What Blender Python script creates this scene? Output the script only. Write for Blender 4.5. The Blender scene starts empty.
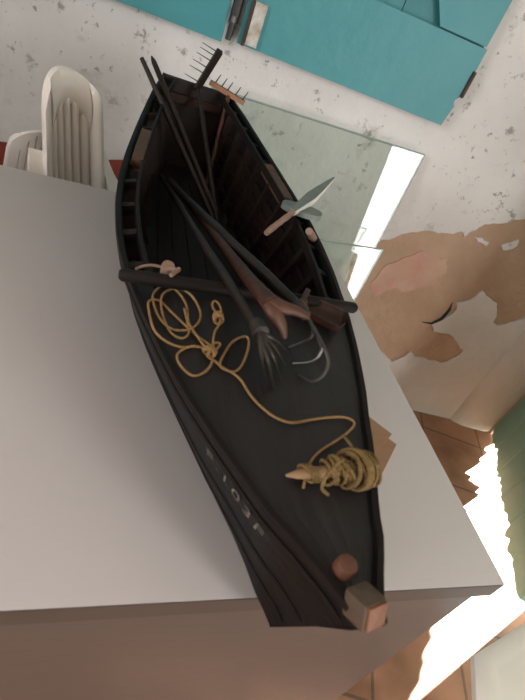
import bpy, bmesh, math, random
from mathutils import Vector, Matrix, noise
random.seed(7)
scene = bpy.context.scene
COL = scene.collection
PI = math.pi

# ------------------------------------------------------------------ materials
def mat(name, base, rough=0.6, var=None, scale=8.0, amt=0.5, bump=0.0, bscale=40.0, metal=0.0, spec=0.5, stretch=None, coat=0.0):
    m = bpy.data.materials.new(name); m.use_nodes = True
    nt = m.node_tree; b = nt.nodes['Principled BSDF']
    b.inputs['Base Color'].default_value = (*base, 1)
    b.inputs['Roughness'].default_value = rough
    b.inputs['Metallic'].default_value = metal
    b.inputs['Specular IOR Level'].default_value = spec
    b.inputs['Coat Weight'].default_value = coat
    tc = nt.nodes.new('ShaderNodeTexCoord'); mp = nt.nodes.new('ShaderNodeMapping')
    nt.links.new(tc.outputs['Object'], mp.inputs['Vector'])
    if stretch: mp.inputs['Scale'].default_value = stretch
    if var:
        n = nt.nodes.new('ShaderNodeTexNoise'); n.inputs['Scale'].default_value = scale; n.inputs['Detail'].default_value = 6
        nt.links.new(mp.outputs[0], n.inputs['Vector'])
        r = nt.nodes.new('ShaderNodeValToRGB'); r.color_ramp.elements[0].position = .5 - amt/2; r.color_ramp.elements[1].position = .5 + amt/2
        r.color_ramp.elements[0].color = (*base, 1); r.color_ramp.elements[1].color = (*var, 1)
        nt.links.new(n.outputs['Fac'], r.inputs[0]); nt.links.new(r.outputs[0], b.inputs['Base Color'])
    if bump:
        n2 = nt.nodes.new('ShaderNodeTexNoise'); n2.inputs['Scale'].default_value = bscale; n2.inputs['Detail'].default_value = 5
        nt.links.new(mp.outputs[0], n2.inputs['Vector'])
        bp = nt.nodes.new('ShaderNodeBump'); bp.inputs['Strength'].default_value = bump; bp.inputs['Distance'].default_value = .01
        nt.links.new(n2.outputs['Fac'], bp.inputs['Height']); nt.links.new(bp.outputs[0], b.inputs['Normal'])
    return m

def plaster_mat(name, base, dirty, spots=True):
    m = mat(name, base, .85, dirty, 3.0, .35, .5, 30)
    nt = m.node_tree; b = nt.nodes['Principled BSDF']
    tc = nt.nodes['Texture Coordinate']
    ramp = nt.nodes['Color Ramp']
    if spots:
        prev = ramp.outputs[0]
        for sc, lo, hi, colr, st in ((7, .60, .70, (.26, .22, .18), .5), (16, .605, .66, (.13, .115, .10), .65), (42, .625, .68, (.12, .10, .09), .75)):
            n = nt.nodes.new('ShaderNodeTexNoise'); n.inputs['Scale'].default_value = sc; n.inputs['Detail'].default_value = 5; n.inputs['Roughness'].default_value = .7
            nt.links.new(tc.outputs['Object'], n.inputs['Vector'])
            mr = nt.nodes.new('ShaderNodeMapRange'); mr.inputs[1].default_value = lo; mr.inputs[2].default_value = hi; mr.inputs[4].default_value = st
            nt.links.new(n.outputs['Fac'], mr.inputs[0])
            # mould only grows on the upper wall
            sp = nt.nodes.new('ShaderNodeSeparateXYZ'); nt.links.new(tc.outputs['Object'], sp.inputs[0])
            mz = nt.nodes.new('ShaderNodeMapRange'); mz.inputs[1].default_value = .62; mz.inputs[2].default_value = .85
            nt.links.new(sp.outputs['Z'], mz.inputs[0])
            mu = nt.nodes.new('ShaderNodeMath'); mu.operation = 'MULTIPLY'
            nt.links.new(mr.outputs[0], mu.inputs[0]); nt.links.new(mz.outputs[0], mu.inputs[1])
            mx = nt.nodes.new('ShaderNodeMixRGB'); mx.inputs[2].default_value = (*colr, 1)
            nt.links.new(mu.outputs[0], mx.inputs[0]); nt.links.new(prev, mx.inputs[1]); prev = mx.outputs[0]
        nt.links.new(prev, b.inputs['Base Color'])
    return m

def tile_mat(name):
    m = bpy.data.materials.new(name); m.use_nodes = True
    nt = m.node_tree; b = nt.nodes['Principled BSDF']; b.inputs['Roughness'].default_value = .55
    tc = nt.nodes.new('ShaderNodeTexCoord'); mp = nt.nodes.new('ShaderNodeMapping'); mp.inputs['Rotation'].default_value = (0, 0, .35)
    mp.inputs['Location'].default_value = (.02, .1, 0)
    nt.links.new(tc.outputs['Object'], mp.inputs['Vector'])
    br = nt.nodes.new('ShaderNodeTexBrick'); br.offset = 0; br.inputs['Scale'].default_value = 1
    br.inputs['Brick Width'].default_value = .25; br.inputs['Row Height'].default_value = .25; br.inputs['Mortar Size'].default_value = .004
    br.inputs['Color1'].default_value = (.45, .22, .13, 1); br.inputs['Color2'].default_value = (.51, .27, .17, 1); br.inputs['Mortar'].default_value = (.22, .13, .09, 1)
    nt.links.new(mp.outputs[0], br.inputs['Vector'])
    n = nt.nodes.new('ShaderNodeTexNoise'); n.inputs['Scale'].default_value = 7; n.inputs['Detail'].default_value = 6
    nt.links.new(tc.outputs['Object'], n.inputs['Vector'])
    mx = nt.nodes.new('ShaderNodeMixRGB'); mx.blend_type = 'MULTIPLY'; mx.inputs[0].default_value = .6
    r = nt.nodes.new('ShaderNodeValToRGB'); r.color_ramp.elements[0].position = .35; r.color_ramp.elements[0].color = (.45, .4, .36, 1); r.color_ramp.elements[1].position = .6; r.color_ramp.elements[1].color = (1, 1, 1, 1)
    nt.links.new(n.outputs['Fac'], r.inputs[0]); nt.links.new(br.outputs['Color'], mx.inputs[1]); nt.links.new(r.outputs[0], mx.inputs[2])
    nt.links.new(mx.outputs[0], b.inputs['Base Color'])
    return m

def glass_mat(name, tint, ior=1.5):
    m = bpy.data.materials.new(name); m.use_nodes = True
    nt = m.node_tree; nt.nodes.remove(nt.nodes['Principled BSDF']); out = nt.nodes['Material Output']
    t = nt.nodes.new('ShaderNodeBsdfTransparent'); t.inputs[0].default_value = (*tint, 1)
    g = nt.nodes.new('ShaderNodeBsdfGlossy'); g.inputs['Roughness'].default_value = .0; g.inputs[0].default_value = (1, 1, 1, 1)
    f = nt.nodes.new('ShaderNodeFresnel'); f.inputs[0].default_value = ior
    x = nt.nodes.new('ShaderNodeMixShader')
    nt.links.new(f.outputs[0], x.inputs[0]); nt.links.new(t.outputs[0], x.inputs[1]); nt.links.new(g.outputs[0], x.inputs[2]); nt.links.new(x.outputs[0], out.inputs[0])
    return m

M = {}
M['plaster'] = plaster_mat('white_limewash', (.67, .655, .64), (.56, .54, .52))
M['plaster_plain'] = mat('limewash_plain', (.62, .60, .56), .9, (.52, .49, .44), 6, .4, .5, 25)
M['render'] = mat('earth_render', (.39, .26, .175), .95, (.48, .34, .24), 9, .5, .8, 35)
M['pink'] = mat('pink_undercoat', (.50, .27, .21), .95, (.52, .38, .28), 12, .45, .5, 40)
M['dado'] = mat('dado_red', (.22, .035, .02), .8, (.28, .06, .035), 10, .5, .3, 30)
M['floor'] = tile_mat('terracotta_tiles')
M['table_top'] = mat('table_white', (.61, .565, .555), .5, (.57, .525, .515), 3, .6, .02, 60, spec=.2)
M['table_side'] = mat('table_laminate', (.088, .075, .067), .3, (.074, .063, .056), 4, .5, .02, 60)
M['table_edge'] = mat('table_edge_band', (.075, .064, .056), .4, (.06, .05, .043), 10, .5)
M['hull'] = mat('black_tarred_wood', (.0055, .0053, .0056), .5, (.0095, .009, .009), 6, .4, .12, 30, stretch=(3, .6, 3), spec=.15)
M['deck'] = mat('deck_black_paint', (.0125, .0105, .0105), .5, (.021, .0175, .017), 7, .5, .2, 25, stretch=(4, .7, 4), spec=.35)
M['inside'] = mat('dark_stained_planks', (.011, .0055, .004), .55, (.019, .010, .007), 6, .5, .1, 25, stretch=(6, .7, 6), spec=.25)
M['rail'] = mat('rail_wood', (.011, .0085, .0075), .55, (.017, .0125, .011), 9, .5, .15, 30, spec=.14)
M['knee'] = mat('brown_worn_wood', (.11, .048, .022), .55, (.06, .028, .014), 18, .6, .3, 40)
M['stem'] = mat('stem_wood', (.13, .085, .05), .6, (.07, .045, .03), 24, .5, .4, 50)
M['endgrain'] = mat('orange_end_grain', (.24, .085, .03), .6, (.13, .05, .02), 30, .6, .4, 60)
M['bitt'] = mat('reddish_wood', (.17, .06, .03), .6, (.08, .035, .022), 25, .6, .3, 50)
M['handle_dark'] = mat('dark_handle', (.013, .008, .007), .5, (.024, .013, .010), 14, .5, .15, 40, spec=.35)
M['handle_red'] = mat('reddish_handle', (.055, .020, .012), .5, (.03, .012, .008), 14, .5, .15, 40, spec=.35)
M['handle_brown'] = mat('brown_handle', (.10, .036, .018), .55, (.06, .022, .012), 14, .5, .2, 40)
M['rake_wood'] = mat('rake_brown', (.30, .14, .07), .6, (.20, .09, .05), 20, .5, .3, 40)
M['iron'] = mat('dark_iron', (.05, .043, .04), .48, (.075, .06, .052), 30, .5, .2, 80, metal=.7)
M['steel'] = mat('worn_steel', (.14, .13, .125), .42, (.08, .072, .066), 30, .5, .1, 80, metal=.85)
M['nail'] = mat('nail_iron', (.03, .03, .032), .45, metal=.5)
M['rope'] = mat('tan_cord', (.37, .21, .075), .85, (.27, .15, .055), 60, .5, .6, 300)
M['twine'] = mat('olive_twine', (.25, .155, .05), .85, (.15, .09, .03), 60, .5, .6, 300)
M['spindle'] = mat('pale_stick', (.40, .25, .13), .7, (.28, .16, .08), 20, .5, .2, 60)
M['paint'] = mat('letter_paint', (.22, .20, .165), .8, (.09, .08, .07), 90, .5)
M['card'] = mat('tan_board', (.42, .25, .145), .7, (.36, .20, .11), 12, .5, .1, 50, stretch=(1, 6, 1))
M['plastic'] = mat('white_plastic', (.88, .82, .75), .45, (.84, .77, .70), 5, .5)
M['teal'] = mat('teal_paint', (.035, .215, .245), .5, (.055, .255, .275), 5, .5, .25, 18)
M['teal_dark'] = mat('teal_paint_dark', (.025, .15, .17), .6, (.05, .21, .225), 6, .5, .3, 20)  # darker teal for the plank panels
M['green'] = mat('green_door_paint', (.24, .49, .41), .6, (.32, .54, .47), 6, .5, .25, 20)
M['neutral_bounce'] = mat('neutral_bounce_grey', (.24, .21, .18), .85, (.17, .15, .125), 9, .5, .2, 30)  # invented grey for the hidden door face, cuts green bounce
M['cream_wood'] = mat('cream_frame', (.55, .46, .33), .7, (.42, .33, .22), 14, .5, .3, 40)
M['latch_white'] = mat('flaking_white', (.55, .56, .54), .7, (.30, .22, .15), 30, .3, .4, 60)
M['rust'] = mat('rust', (.07, .035, .02), .8, (.03, .025, .02), 30, .5)
M['black'] = mat('black_gap', (.008, .008, .009), .5)
M['greygreen'] = mat('grey_green_blade', (.17, .20, .18), .5, (.12, .145, .13), 25, .5, .2, 60)
M['palewood'] = mat('pale_wood', (.30, .19, .135), .6, (.22, .13, .09), 25, .5, .2, 60)
M['whitewood'] = mat('white_paint_wood', (.68, .67, .64), .6, (.58, .56, .52), 30, .5)
M['glass'] = glass_mat('greenish_glass', (.91, .945, .925))
M['glass_edge'] = mat('glass_edge', (.30, .38, .35), .25, (.24, .32, .29), 20, .5)
M['outside'] = mat('pale_yard', (.6, .56, .5), .9, (.5, .46, .4), 3, .5)

# ------------------------------------------------------------------ mesh builder
class MB:
    def __init__(s): s.bm = bmesh.new()
    def box(s, c, d, rot=None, bev=0.0):
        bm = bmesh.new(); bmesh.ops.create_cube(bm, size=1)
        for v in bm.verts: v.co = Vector((v.co.x*d[0], v.co.y*d[1], v.co.z*d[2]))
        if bev: bmesh.ops.bevel(bm, geom=list(bm.edges), offset=bev, segments=2, affect='EDGES', profile=.5)
        Mx = Matrix.Translation(c) @ (rot.to_4x4() if rot else Matrix())
        bm.transform(Mx); s.add(bm)
    def add(s, bm):
        me = bpy.data.meshes.new('tmp'); bm.to_mesh(me); bm.free(); s.bm.from_mesh(me); bpy.data.meshes.remove(me)
    def tube(s, pts, rad, n=10, closed=False, flat=None):
        pts = [Vector(p) for p in pts]; N = len(pts)
        if not isinstance(rad, (list, tuple)): rad = [rad]*N
        rings = []; prev = None
        for i, p in enumerate(pts):
            a = pts[(i-1) % N] if (closed or i > 0) else p; b = pts[(i+1) % N] if (closed or i < N-1) else p
            t = (b-a)
            t = t.normalized() if t.length > 1e-9 else Vector((0, 0, 1))
            if prev is None:
                u = t.cross(Vector((0, 0, 1)))
                if u.length < 1e-3: u = t.cross(Vector((1, 0, 0)))
                u.normalize()
            else:
                u = prev - t*prev.dot(t)
                if u.length < 1e-6: u = t.orthogonal()
                u.normalize()
            prev = u; w = t.cross(u); r = rad[i]
            f = flat if flat else 1
            rings.append([s.bm.verts.new(p + u*math.cos(2*PI*k/n)*r + w*math.sin(2*PI*k/n)*r*f) for k in range(n)])
        for i in range(N if closed else N-1):
            A, B = rings[i], rings[(i+1) % N]
            for k in range(n): s.bm.faces.new((A[k], A[(k+1) % n], B[(k+1) % n], B[k]))
        if not closed:
            s.bm.faces.new(rings[0][::-1]); s.bm.faces.new(rings[-1])
    def bar(s, pts, w, h, up=(0, 0, 1), caps=True):   # rectangular sweep, w sideways, h along up
        pts = [Vector(p) for p in pts]; N = len(pts); rings = []
        up = Vector(up)
        for i, p in enumerate(pts):
            t = (pts[min(i+1, N-1)] - pts[max(i-1, 0)]).normalized(); sd = t.cross(up).normalized(); uu = sd.cross(t)
            wi = w[i] if isinstance(w, (list, tuple)) else w; hi = h[i] if isinstance(h, (list, tuple)) else h
            rings.append([s.bm.verts.new(p + sd*a*wi/2 + uu*b*hi/2) for a, b in ((-1, -1), (1, -1), (1, 1), (-1, 1))])
        for i in range(N-1):
            for k in range(4): s.bm.faces.new((rings[i][k], rings[i][(k+1) % 4], rings[i+1][(k+1) % 4], rings[i+1][k]))
        if caps: s.bm.faces.new(rings[0][::-1]); s.bm.faces.new(rings[-1])
    def grid(s, rows, closed_u=False):
        V = [[s.bm.verts.new(p) for p in r] for r in rows]
        for i in range(len(V)-1):
            n = len(V[i])
            for k in range(n if closed_u else n-1):
                try: s.bm.faces.new((V[i][k], V[i][(k+1) % n], V[i+1][(k+1) % n], V[i+1][k]))
                except ValueError: pass
        return V
    def prism(s, poly, z0, z1, f=None):
        f = f or (lambda x, y, z: (x, y, z))
        A = [s.bm.verts.new(f(x, y, z0)) for x, y in poly]; B = [s.bm.verts.new(f(x, y, z1)) for x, y in poly]; n = len(poly)
        s.bm.faces.new(A[::-1]); s.bm.faces.new(B)
        for k in range(n): s.bm.faces.new((A[k], A[(k+1) % n], B[(k+1) % n], B[k]))
    def build(s, name, m, parent=None, smooth=True, kind=None, ang=40):
        bm = s.bm
        bmesh.ops.remove_doubles(bm, verts=bm.verts, dist=1e-6)
        bmesh.ops.recalc_face_normals(bm, faces=bm.faces)
        me = bpy.data.meshes.new(name); bm.to_mesh(me); bm.free()
        if smooth:
            for p in me.polygons: p.use_smooth = True
            me.set_sharp_from_angle(angle=math.radians(ang))
        for mm in (m if isinstance(m, list) else [m]): me.materials.append(mm)
        o = bpy.data.objects.new(name, me); COL.objects.link(o)
        if parent:
            o.parent = parent; o.matrix_parent_inverse = (world_of(parent)).inverted()
        if kind: o['kind'] = kind
        return o
def world_of(o):
    w = Matrix.LocRotScale(o.location, o.rotation_euler, o.scale)
    return (world_of(o.parent) @ o.matrix_parent_inverse @ w) if o.parent else w
def tag(o, label, cat, group=None):
    o['label'] = label; o['category'] = cat
    if group: o['group'] = group
    return o
def thing(name, loc, label, cat, group=None):
    o = bpy.data.objects.new(name, None); COL.objects.link(o); o.location = loc; o.empty_display_size = .05
    return tag(o, label, cat, group)
def struct(name, mb, m, parent=None, **k):
    o = mb.build(name, m, parent, **k)
    if not parent: o['kind'] = 'structure'
    return o
def smooth_path(pts, sub=8, closed=False):
    P = [Vector(p) for p in pts]; N = len(P); out = []
    for i in range(N if closed else N-1):
        if closed: a, b, c, d = P[(i-1) % N], P[i], P[(i+1) % N], P[(i+2) % N]
        else: a, b, c, d = P[max(i-1, 0)], P[i], P[i+1], P[min(i+2, N-1)]
        for k in range(sub):
            t = k/sub
            out.append(.5*((2*b) + (c-a)*t + (2*a-5*b+4*c-d)*t*t + (3*b-a-3*c+d)*t**3))
    if not closed: out.append(P[-1])
    return out

# ------------------------------------------------------------------ the room
C0 = Vector((1.195, .941, 0)); TH = math.radians(9.5)
U = Vector((math.cos(TH), -math.sin(TH), 0)); NN = Vector((-math.sin(TH), -math.cos(TH), 0))
def W(u, d, z): return C0 + U*u + NN*d + Vector((0, 0, z))      # u along the back wall, d out into the room

def ragged(poly, it=3, amp=.18, seed=1):
    rnd = random.Random(seed); P = list(poly)
    for _ in range(it):
        Q = []
        for i in range(len(P)):
            a = P[i]; b = P[(i+1) % len(P)]; dx, dy = b[0]-a[0], b[1]-a[1]
            Q.append(a); k = rnd.uniform(-amp, amp)*.6
            Q.append(((a[0]+b[0])/2 - dy*k, (a[1]+b[1])/2 + dx*k))
        P = Q; amp *= .9
    return P
hole = [(-.90, .56), (-.875, .615), (-.816, .640), (-.798, .659), (-.764, .684), (-.708, .706), (-.667, .713), (-.621, .735), (-.604, .72), (-.596, .74), (-.573, .769), (-.554, .782),
        (-.512, .799), (-.463, .829), (-.36, .84), (-.27, .80), (-.215, .70), (-.212, .58), (-.223, .525), (-.246, .499), (-.296, .465), (-.32, .475), (-.338, .522), (-.356, .547),
        (-.406, .56), (-.43, .573), (-.439, .545), (-.466, .515), (-.486, .504), (-.473, .478), (-.49, .437), (-.517, .397), (-.499, .375), (-.434, .382), (-.402, .364), (-.347, .333),
        (-.356, .295), (-.39, .254), (-.444, .252), (-.498, .25), (-.528, .265), (-.548, .228), (-.567, .202), (-.608, .224), (-.70, .25), (-.80, .33), (-.88, .44)]
hole = ragged(hole, 2, .22, 3)
islands = [ragged([(-.575, .73), (-.549, .735), (-.518, .728), (-.521, .716), (-.553, .72)], 2, .2, 4), ragged([(-.475, .735), (-.45, .75), (-.436, .766), (-.428, .747), (-.447, .726), (-.462, .721)], 2, .2, 5)]
def coat(name, outer, holes, d0, d1, m, parent=None):
    bm = bmesh.new(); es = []
    for lp in [outer]+holes:
        vs = [bm.verts.new((x, 0, z)) for x, z in lp]
        es += [bm.edges.new((vs[i], vs[(i+1) % len(vs)])) for i in range(len(vs))]
    bmesh.ops.triangle_fill(bm, use_beauty=True, use_dissolve=False, edges=es)
    fs = list(bm.faces)
    for v in bm.verts: v.co = W(v.co.x, d0, v.co.z)
    r = bmesh.ops.extrude_face_region(bm, geom=fs)
    for v in [g for g in r['geom'] if isinstance(g, bmesh.types.BMVert)]: v.co += NN*(d1-d0)
    mb = MB(); mb.bm.free(); mb.bm = bm
    return mb.build(name, m, parent, smooth=False)
HT = 2.6; DX0, DX1 = .86, 1.75
mb = MB(); mb.prism([(-3.6, -.16), (.15, -.16), (.15, -.006), (-3.6, -.006)], -.02, HT, lambda x, y, z: W(x, y, z))
wall_back = struct('wall_back', mb, M['render'], smooth=False)
o = coat('trim_1', [(-3.6, .6), (-1.95, .56), (-1.88, .575), (-1.80, .57), (-1.74, .60), (-1.70, .622), (-1.665, .605), (-1.62, .62), (-1.55, .60), (-1.50, .50), (-1.44, .3), (-1.40, 0), (0, 0), (0, HT), (-3.6, HT)], [hole], -.006, 0, M['plaster']); o['kind'] = 'structure'
for isl in islands:
    o = coat('trim_2', isl, [], -.006, 0, M['plaster']); o['kind'] = 'structure'
o = coat('trim_3', ragged([(-.78, .56), (-.74, .60), (-.67, .635), (-.61, .635), (-.585, .59), (-.60, .54), (-.65, .50), (-.70, .49), (-.76, .44), (-.80, .48)], 3, .3, 8), [], -.006, -.0035, M['pink']); o['kind'] = 'structure'
# crack: a dark gap along the lip of the fallen plaster
mb = MB(); mb.tube([W(u, -.004, z) for u, z in ((-.555, .395), (-.52, .40), (-.497, .43), (-.492, .47), (-.499, .50))], [.001, .004, .0065, .0045, .001], 6); struct('trim_4', mb, M['black'])
# old red dado in the left corner, half covered by limewash
o = coat('trim_5', [(-3.6, 0), (-1.40, 0), (-1.44, .3), (-1.50, .50), (-1.55, .60), (-1.62, .62), (-1.665, .605), (-1.70, .622), (-1.74, .60), (-1.80, .57), (-1.88, .575), (-1.95, .56), (-3.6, .6)], [], -.006, -.002, M['dado']); o['kind'] = 'structure'
# plastered door jamb and wooden frame beside the door
mb = MB()
prof = [(-.192, .0), (-.175, .012), (-.14, .022), (-.09, .026), (-.03, .026), (-.004, .018), (.0, -.02)]
rows = []
for j in range(40):
    z = HT*j/39; rows.append([W(u + .004*noise.noise((u*9, z*7, 1)), d + .006*noise.noise((u*14, z*11, 3)), z) for u, d in prof])
mb.grid(rows); struct('trim_6', mb, M['plaster_plain'])
mb = MB()
for j in range(14):
    z0 = HT*j/14; mb.box(W(.012 + random.uniform(-.003, .003), .006, z0 + HT/28), (.03, .05, HT/14 + .002), Matrix.Rotation(-TH, 3, 'Z'))
struct('door_frame', mb, M['cream_wood'], smooth=False)

# right wall: runs from the back corner towards the camera's right; first doorway next to the corner, a second one further on
def R_(s, d, z): return C0 + NN*s - U*d + Vector((0, 0, z))
def wall_piece(mb, s0, s1, z0, z1): mb.prism([(s0, -.16), (s1, -.16), (s1, 0), (s0, 0)], z0, z1, lambda x, y, z: R_(x, y, z))
mb = MB(); wall_piece(mb, -.1, 1.22, 2.05, HT); wall_piece(mb, 1.22, 1.62, 0, HT)
struct('wall_right', mb, M['plaster_plain'], smooth=False)
mb = MB(); mb.prism([(.93, -.66), (2.75, -.66), (2.75, -.52), (1.02, -.52)], 0, HT); mb.prism([(2.6, -.66), (2.75, -.66), (2.75, -2.35), (2.6, -2.35)], 0, HT)
struct('wall_passage', mb, M['plaster_plain'], smooth=False)
mb = MB(); mb.prism([(-4.0, 1.8), (1.3, 1.2), (1.3, -.52), (2.75, -.52), (2.75, -2.4), (-4.0, -2.4)], -.1, 0); struct('floor', mb, M['floor'], smooth=False)
mb = MB(); mb.prism([(1.0, 1.3), (4.5, 1.3), (4.5, -5.6), (.2, -5.6)], -.16, -.11); struct('floor_outside', mb, M['outside'], smooth=False)
mb = MB(); mb.prism([(-4.0, 1.9), (1.3, 1.2), (1.3, -.52), (2.75, -.52), (2.75, -2.4), (-4.0, -2.4)], HT, HT+.1); struct('ceiling', mb, M['plaster_plain'], smooth=False)
mb = MB()
for ya, yb, za, zb in ((-2.35, -1.5, 0, HT), (-.3, 1.8, 0, HT), (-1.5, -.3, 0, 1.0), (-1.5, -.3, 2.2, HT)): mb.prism([(-2.6, ya), (-2.45, ya), (-2.45, yb), (-2.6, yb)], za, zb)
struct('wall_left', mb, M['plaster_plain'], smooth=False)  # opening added in the unseen wall for the left fill lamp
mb = MB(); mb.prism([(-2.6, -2.20), (DX0, -2.20), (DX0, -2.35), (-2.6, -2.35)], 0, HT); mb.prism([(DX1, -2.20), (2.6, -2.20), (2.6, -2.35), (DX1, -2.35)], 0, HT); mb.prism([(DX0, -2.20), (DX1, -2.20), (DX1, -2.35), (DX0, -2.35)], 2.2, HT); struct('wall_front', mb, M['plaster_plain'], smooth=False)

# the green plank door, ajar, with a rotten bottom edge
hinge = C0 + Vector((-.005, -.02, 0)); free = Vector((.768, .234, 0)); dv = (free-hinge); DL = dv.length; dv.normalize(); dn = Vector((dv.y, -dv.x, 0))   # dn: away from the room? checked below
if dn.x < 0: dn = -dn
def Dp(a, b, z): return hinge + dv*a + dn*b + Vector((0, 0, z))
mb = MB(); rnd = random.Random(5)
def door_bottom(a):
    return .016 + .060*a/DL + .022*noise.noise((a*9, 2, 0)) + .022*noise.noise((a*31, 5, 0))
N_ = 90
lo0 = []; 
cols = []
for i in range(N_+1):
    a = DL*i/N_; zb = max(.012, door_bottom(a))
    groove = .004 if (i % 15 == 0) else 0
    cols.append([Dp(a, groove, zb), Dp(a, groove, 1.0), Dp(a, groove, 2.0), Dp(a, .03, 2.0), Dp(a, .03, 1.0), Dp(a, .03, zb)])
mb.grid(cols, closed_u=True)
mb.bm.faces.new([v for v in mb.bm.verts][:6]); mb.bm.faces.new([v for v in mb.bm.verts][-6:])
door = struct('door_1', mb, [M['green'], M['neutral_bounce']], smooth=False)
for p_ in door.data.polygons:      # unseen outer face set grey to keep green bounce light out of the room
    if (p_.center - hinge).dot(dn) > .028: p_.material_index = 1
mb = MB()
for z in (.42, 1.55): mb.box(Dp(DL/2, -.012, z), (.11, DL*.96, .024), Matrix((dv.cross(Vector((0,0,1))), dv, Vector((0,0,1)))).transposed() @ Matrix.Rotation(PI/2, 3, 'Y'), .003)
mb.build('door_ledge', M['green'], door)
# the second leaf, shut in the frame
mb = MB()
mb.prism([(.622, -.06), (1.215, -.06), (1.215, -.02), (.622, -.02)], .012, .36, lambda x, y, z: R_(x, y, z))
mb.prism([(.53, -.06), (1.215, -.06), (1.215, -.02), (.53, -.02)], .36, 2.04, lambda x, y, z: R_(x, y, z))
for k in range(4): mb.prism([(.63+.146*k, -.02), (.77+.146*k, -.02), (.77+.146*k, -.012), (.63+.146*k, -.012)], .02, 2.03, lambda x, y, z: R_(x, y, z))
struct('door_2', mb, M['green'], smooth=False)

# ------------------------------------------------------------------ shutters on the back wall
def shutter(u0, u1, z0, zt, label, brace_side):
    t = thing('window_shutter', W((u0+u1)/2, 0, z0), label, 'shutter', None)
    f = lambda x, y, z: W(x, y, z)
    mb = MB(); n = 5; wdt = (u1-u0)/n; rails = .178
    for k in range(n):
        a = u0 + wdt*k + .001; b = u0 + wdt*(k+1) - .001
        mb.prism([(a, .002), (b, .002), (b, .022), (a, .022)], z0 + .008, zt, f)
    mb.build('plank_panel', M['teal_dark'], t, smooth=False)
    mb = MB()
    # bottom rail with a chipped lower right corner
    if brace_side:
        poly = [(u0, z0), (u1-.012, z0-.002), (u1-.006, z0+.045), (u1-.012, z0+.06), (u1, z0+.075), (u1, z0+.165), (u1, z0+.178), (u0, z0+.178)]
    else:
        poly = [(u0, z0), (u1, z0), (u1, z0+.178), (u0, z0+.178)]
    A = [mb.bm.verts.new(W(x, .022, z)) for x, z in poly]; B = [mb.bm.verts.new(W(x, .044, z)) for x, z in poly]; k_ = len(poly)
    mb.bm.faces.new(A[::-1]); mb.bm.faces.new(B)
    for k in range(k_): mb.bm.faces.new((A[k], A[(k+1) % k_], B[(k+1) % k_], B[k]))
    mb.build('bottom_rail', M['teal'], t, smooth=False)
    mb = MB()
    poly = [(u0, zt-.16), (u1, zt-.16), (u1, zt), (u0, zt)]
    A = [mb.bm.verts.new(W(x, .022, z)) for x, z in poly]; B = [mb.bm.verts.new(W(x, .044, z)) for x, z in poly]
    mb.bm.faces.new(A[::-1]); mb.bm.faces.new(B)
    for k in range(4): mb.bm.faces.new((A[k], A[(k+1) % 4], B[(k+1) % 4], B[k]))
    mb.build('top_rail', M['teal'], t, smooth=False)
    mb = MB()
    s = z0 + .182
    poly = [(u1-.13, s), (u1-.004, s), (u1-.004, s+.10), (u0+.14, zt-.165), (u0+.004, zt-.165)]
    A = [mb.bm.verts.new(W(x, .022, z)) for x, z in poly]; B = [mb.bm.verts.new(W(x, .042, z)) for x, z in poly]; k_ = len(poly)
    mb.bm.faces.new(A[::-1]); mb.bm.faces.new(B)
    for k in range(k_): mb.bm.faces.new((A[k], A[(k+1) % k_], B[(k+1) % k_], B[k]))
    mb.build('brace', M['teal'], t, smooth=False)
    return t
sr = shutter(-1.412, -.856, .985, 1.95, 'right teal plank shutter on the wall with chipped lower right corner', True)
sl = shutter(-2.0, -1.446, .975, 1.95, 'left teal plank shutter with only its lower corner showing, beside the black bolt', False)
mb = MB(); mb.prism([(-1.395, .044), (-1.368, .044), (-1.368, .056), (-1.395, .056)], .99, 1.075, lambda x, y, z: W(x, y, z)); b_ = mb.build('latch_block', M['latch_white'], sr, smooth=False)
mb = MB(); mb.box(W(-1.400, .050, 1.03), (.006, .012, .09), Matrix.Rotation(-TH, 3, 'Z')); mb.build('latch_strip', M['rust'], sr, smooth=False)
mb = MB(); mb.box(W(-.857, .046, 1.085), (.008, .01, .06), Matrix.Rotation(-TH, 3, 'Z'), .002); mb.build('hinge', M['rust'], sr)
mb = MB(); mb.tube([W(-1.433, .048, .985), W(-1.432, .048, 1.02)], .007, 8); mb.tube([W(-1.432, .05, 1.02), W(-1.428, .05, 1.35)], .0105, 8); mb.build('bolt', M['black'], sl)
mb = MB(); mb.tube([W(-1.4325, .06, 1.022), W(-1.432, .06, 1.034)], .006, 8); mb.build('bolt_knob', M['steel'], sl)

# ------------------------------------------------------------------ glass sheets
def glass(name, u0, u1, d, z0, z1l, z1r, lean, label, rz=0, skew=0):
    t = thing(name, W((u0+u1)/2, d, 0), label, 'glass sheet', None)
    def f(u, off, z): return W(u + skew*(z1r - z)*(u > u1 - .01), d + lean*(z1r - z) + off + rz*(u-u1), z)
    mb = MB()
    c = [(u0, z0), (u1, z0), (u1, z1r), (u0, z1l)]
    A = [mb.bm.verts.new(f(u, .0, z)) for u, z in c]; B = [mb.bm.verts.new(f(u, .005, z)) for u, z in c]
    mb.bm.faces.new(A[::-1]); mb.bm.faces.new(B)
    for k in range(4): mb.bm.faces.new((A[k], A[(k+1) % 4], B[(k+1) % 4], B[k]))
    mb.build('pane', M['glass'], t, smooth=False)
    mb = MB()
    for p, q in ((c[2], c[3]), (c[1], c[2]), (c[0], c[3])):
        mb.tube([f(p[0], .0025, p[1]), f(q[0], .0025, q[1])], .0026, 4)
    mb.build('ground_edge', M['glass_edge'], t, smooth=False)
    return t
glass('glass_sheet', -1.44, -.866, .035, .003, .877, .903, .135, 'tall sheet of greenish glass leaning on the wall below the teal shutters', 0, -.045)
glass('glass_sheet', -1.12, -.893, .155, .003, .637, .668, .24, 'shorter sheet of glass in front of the taller one behind the table corner', .0, -.12)

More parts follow.
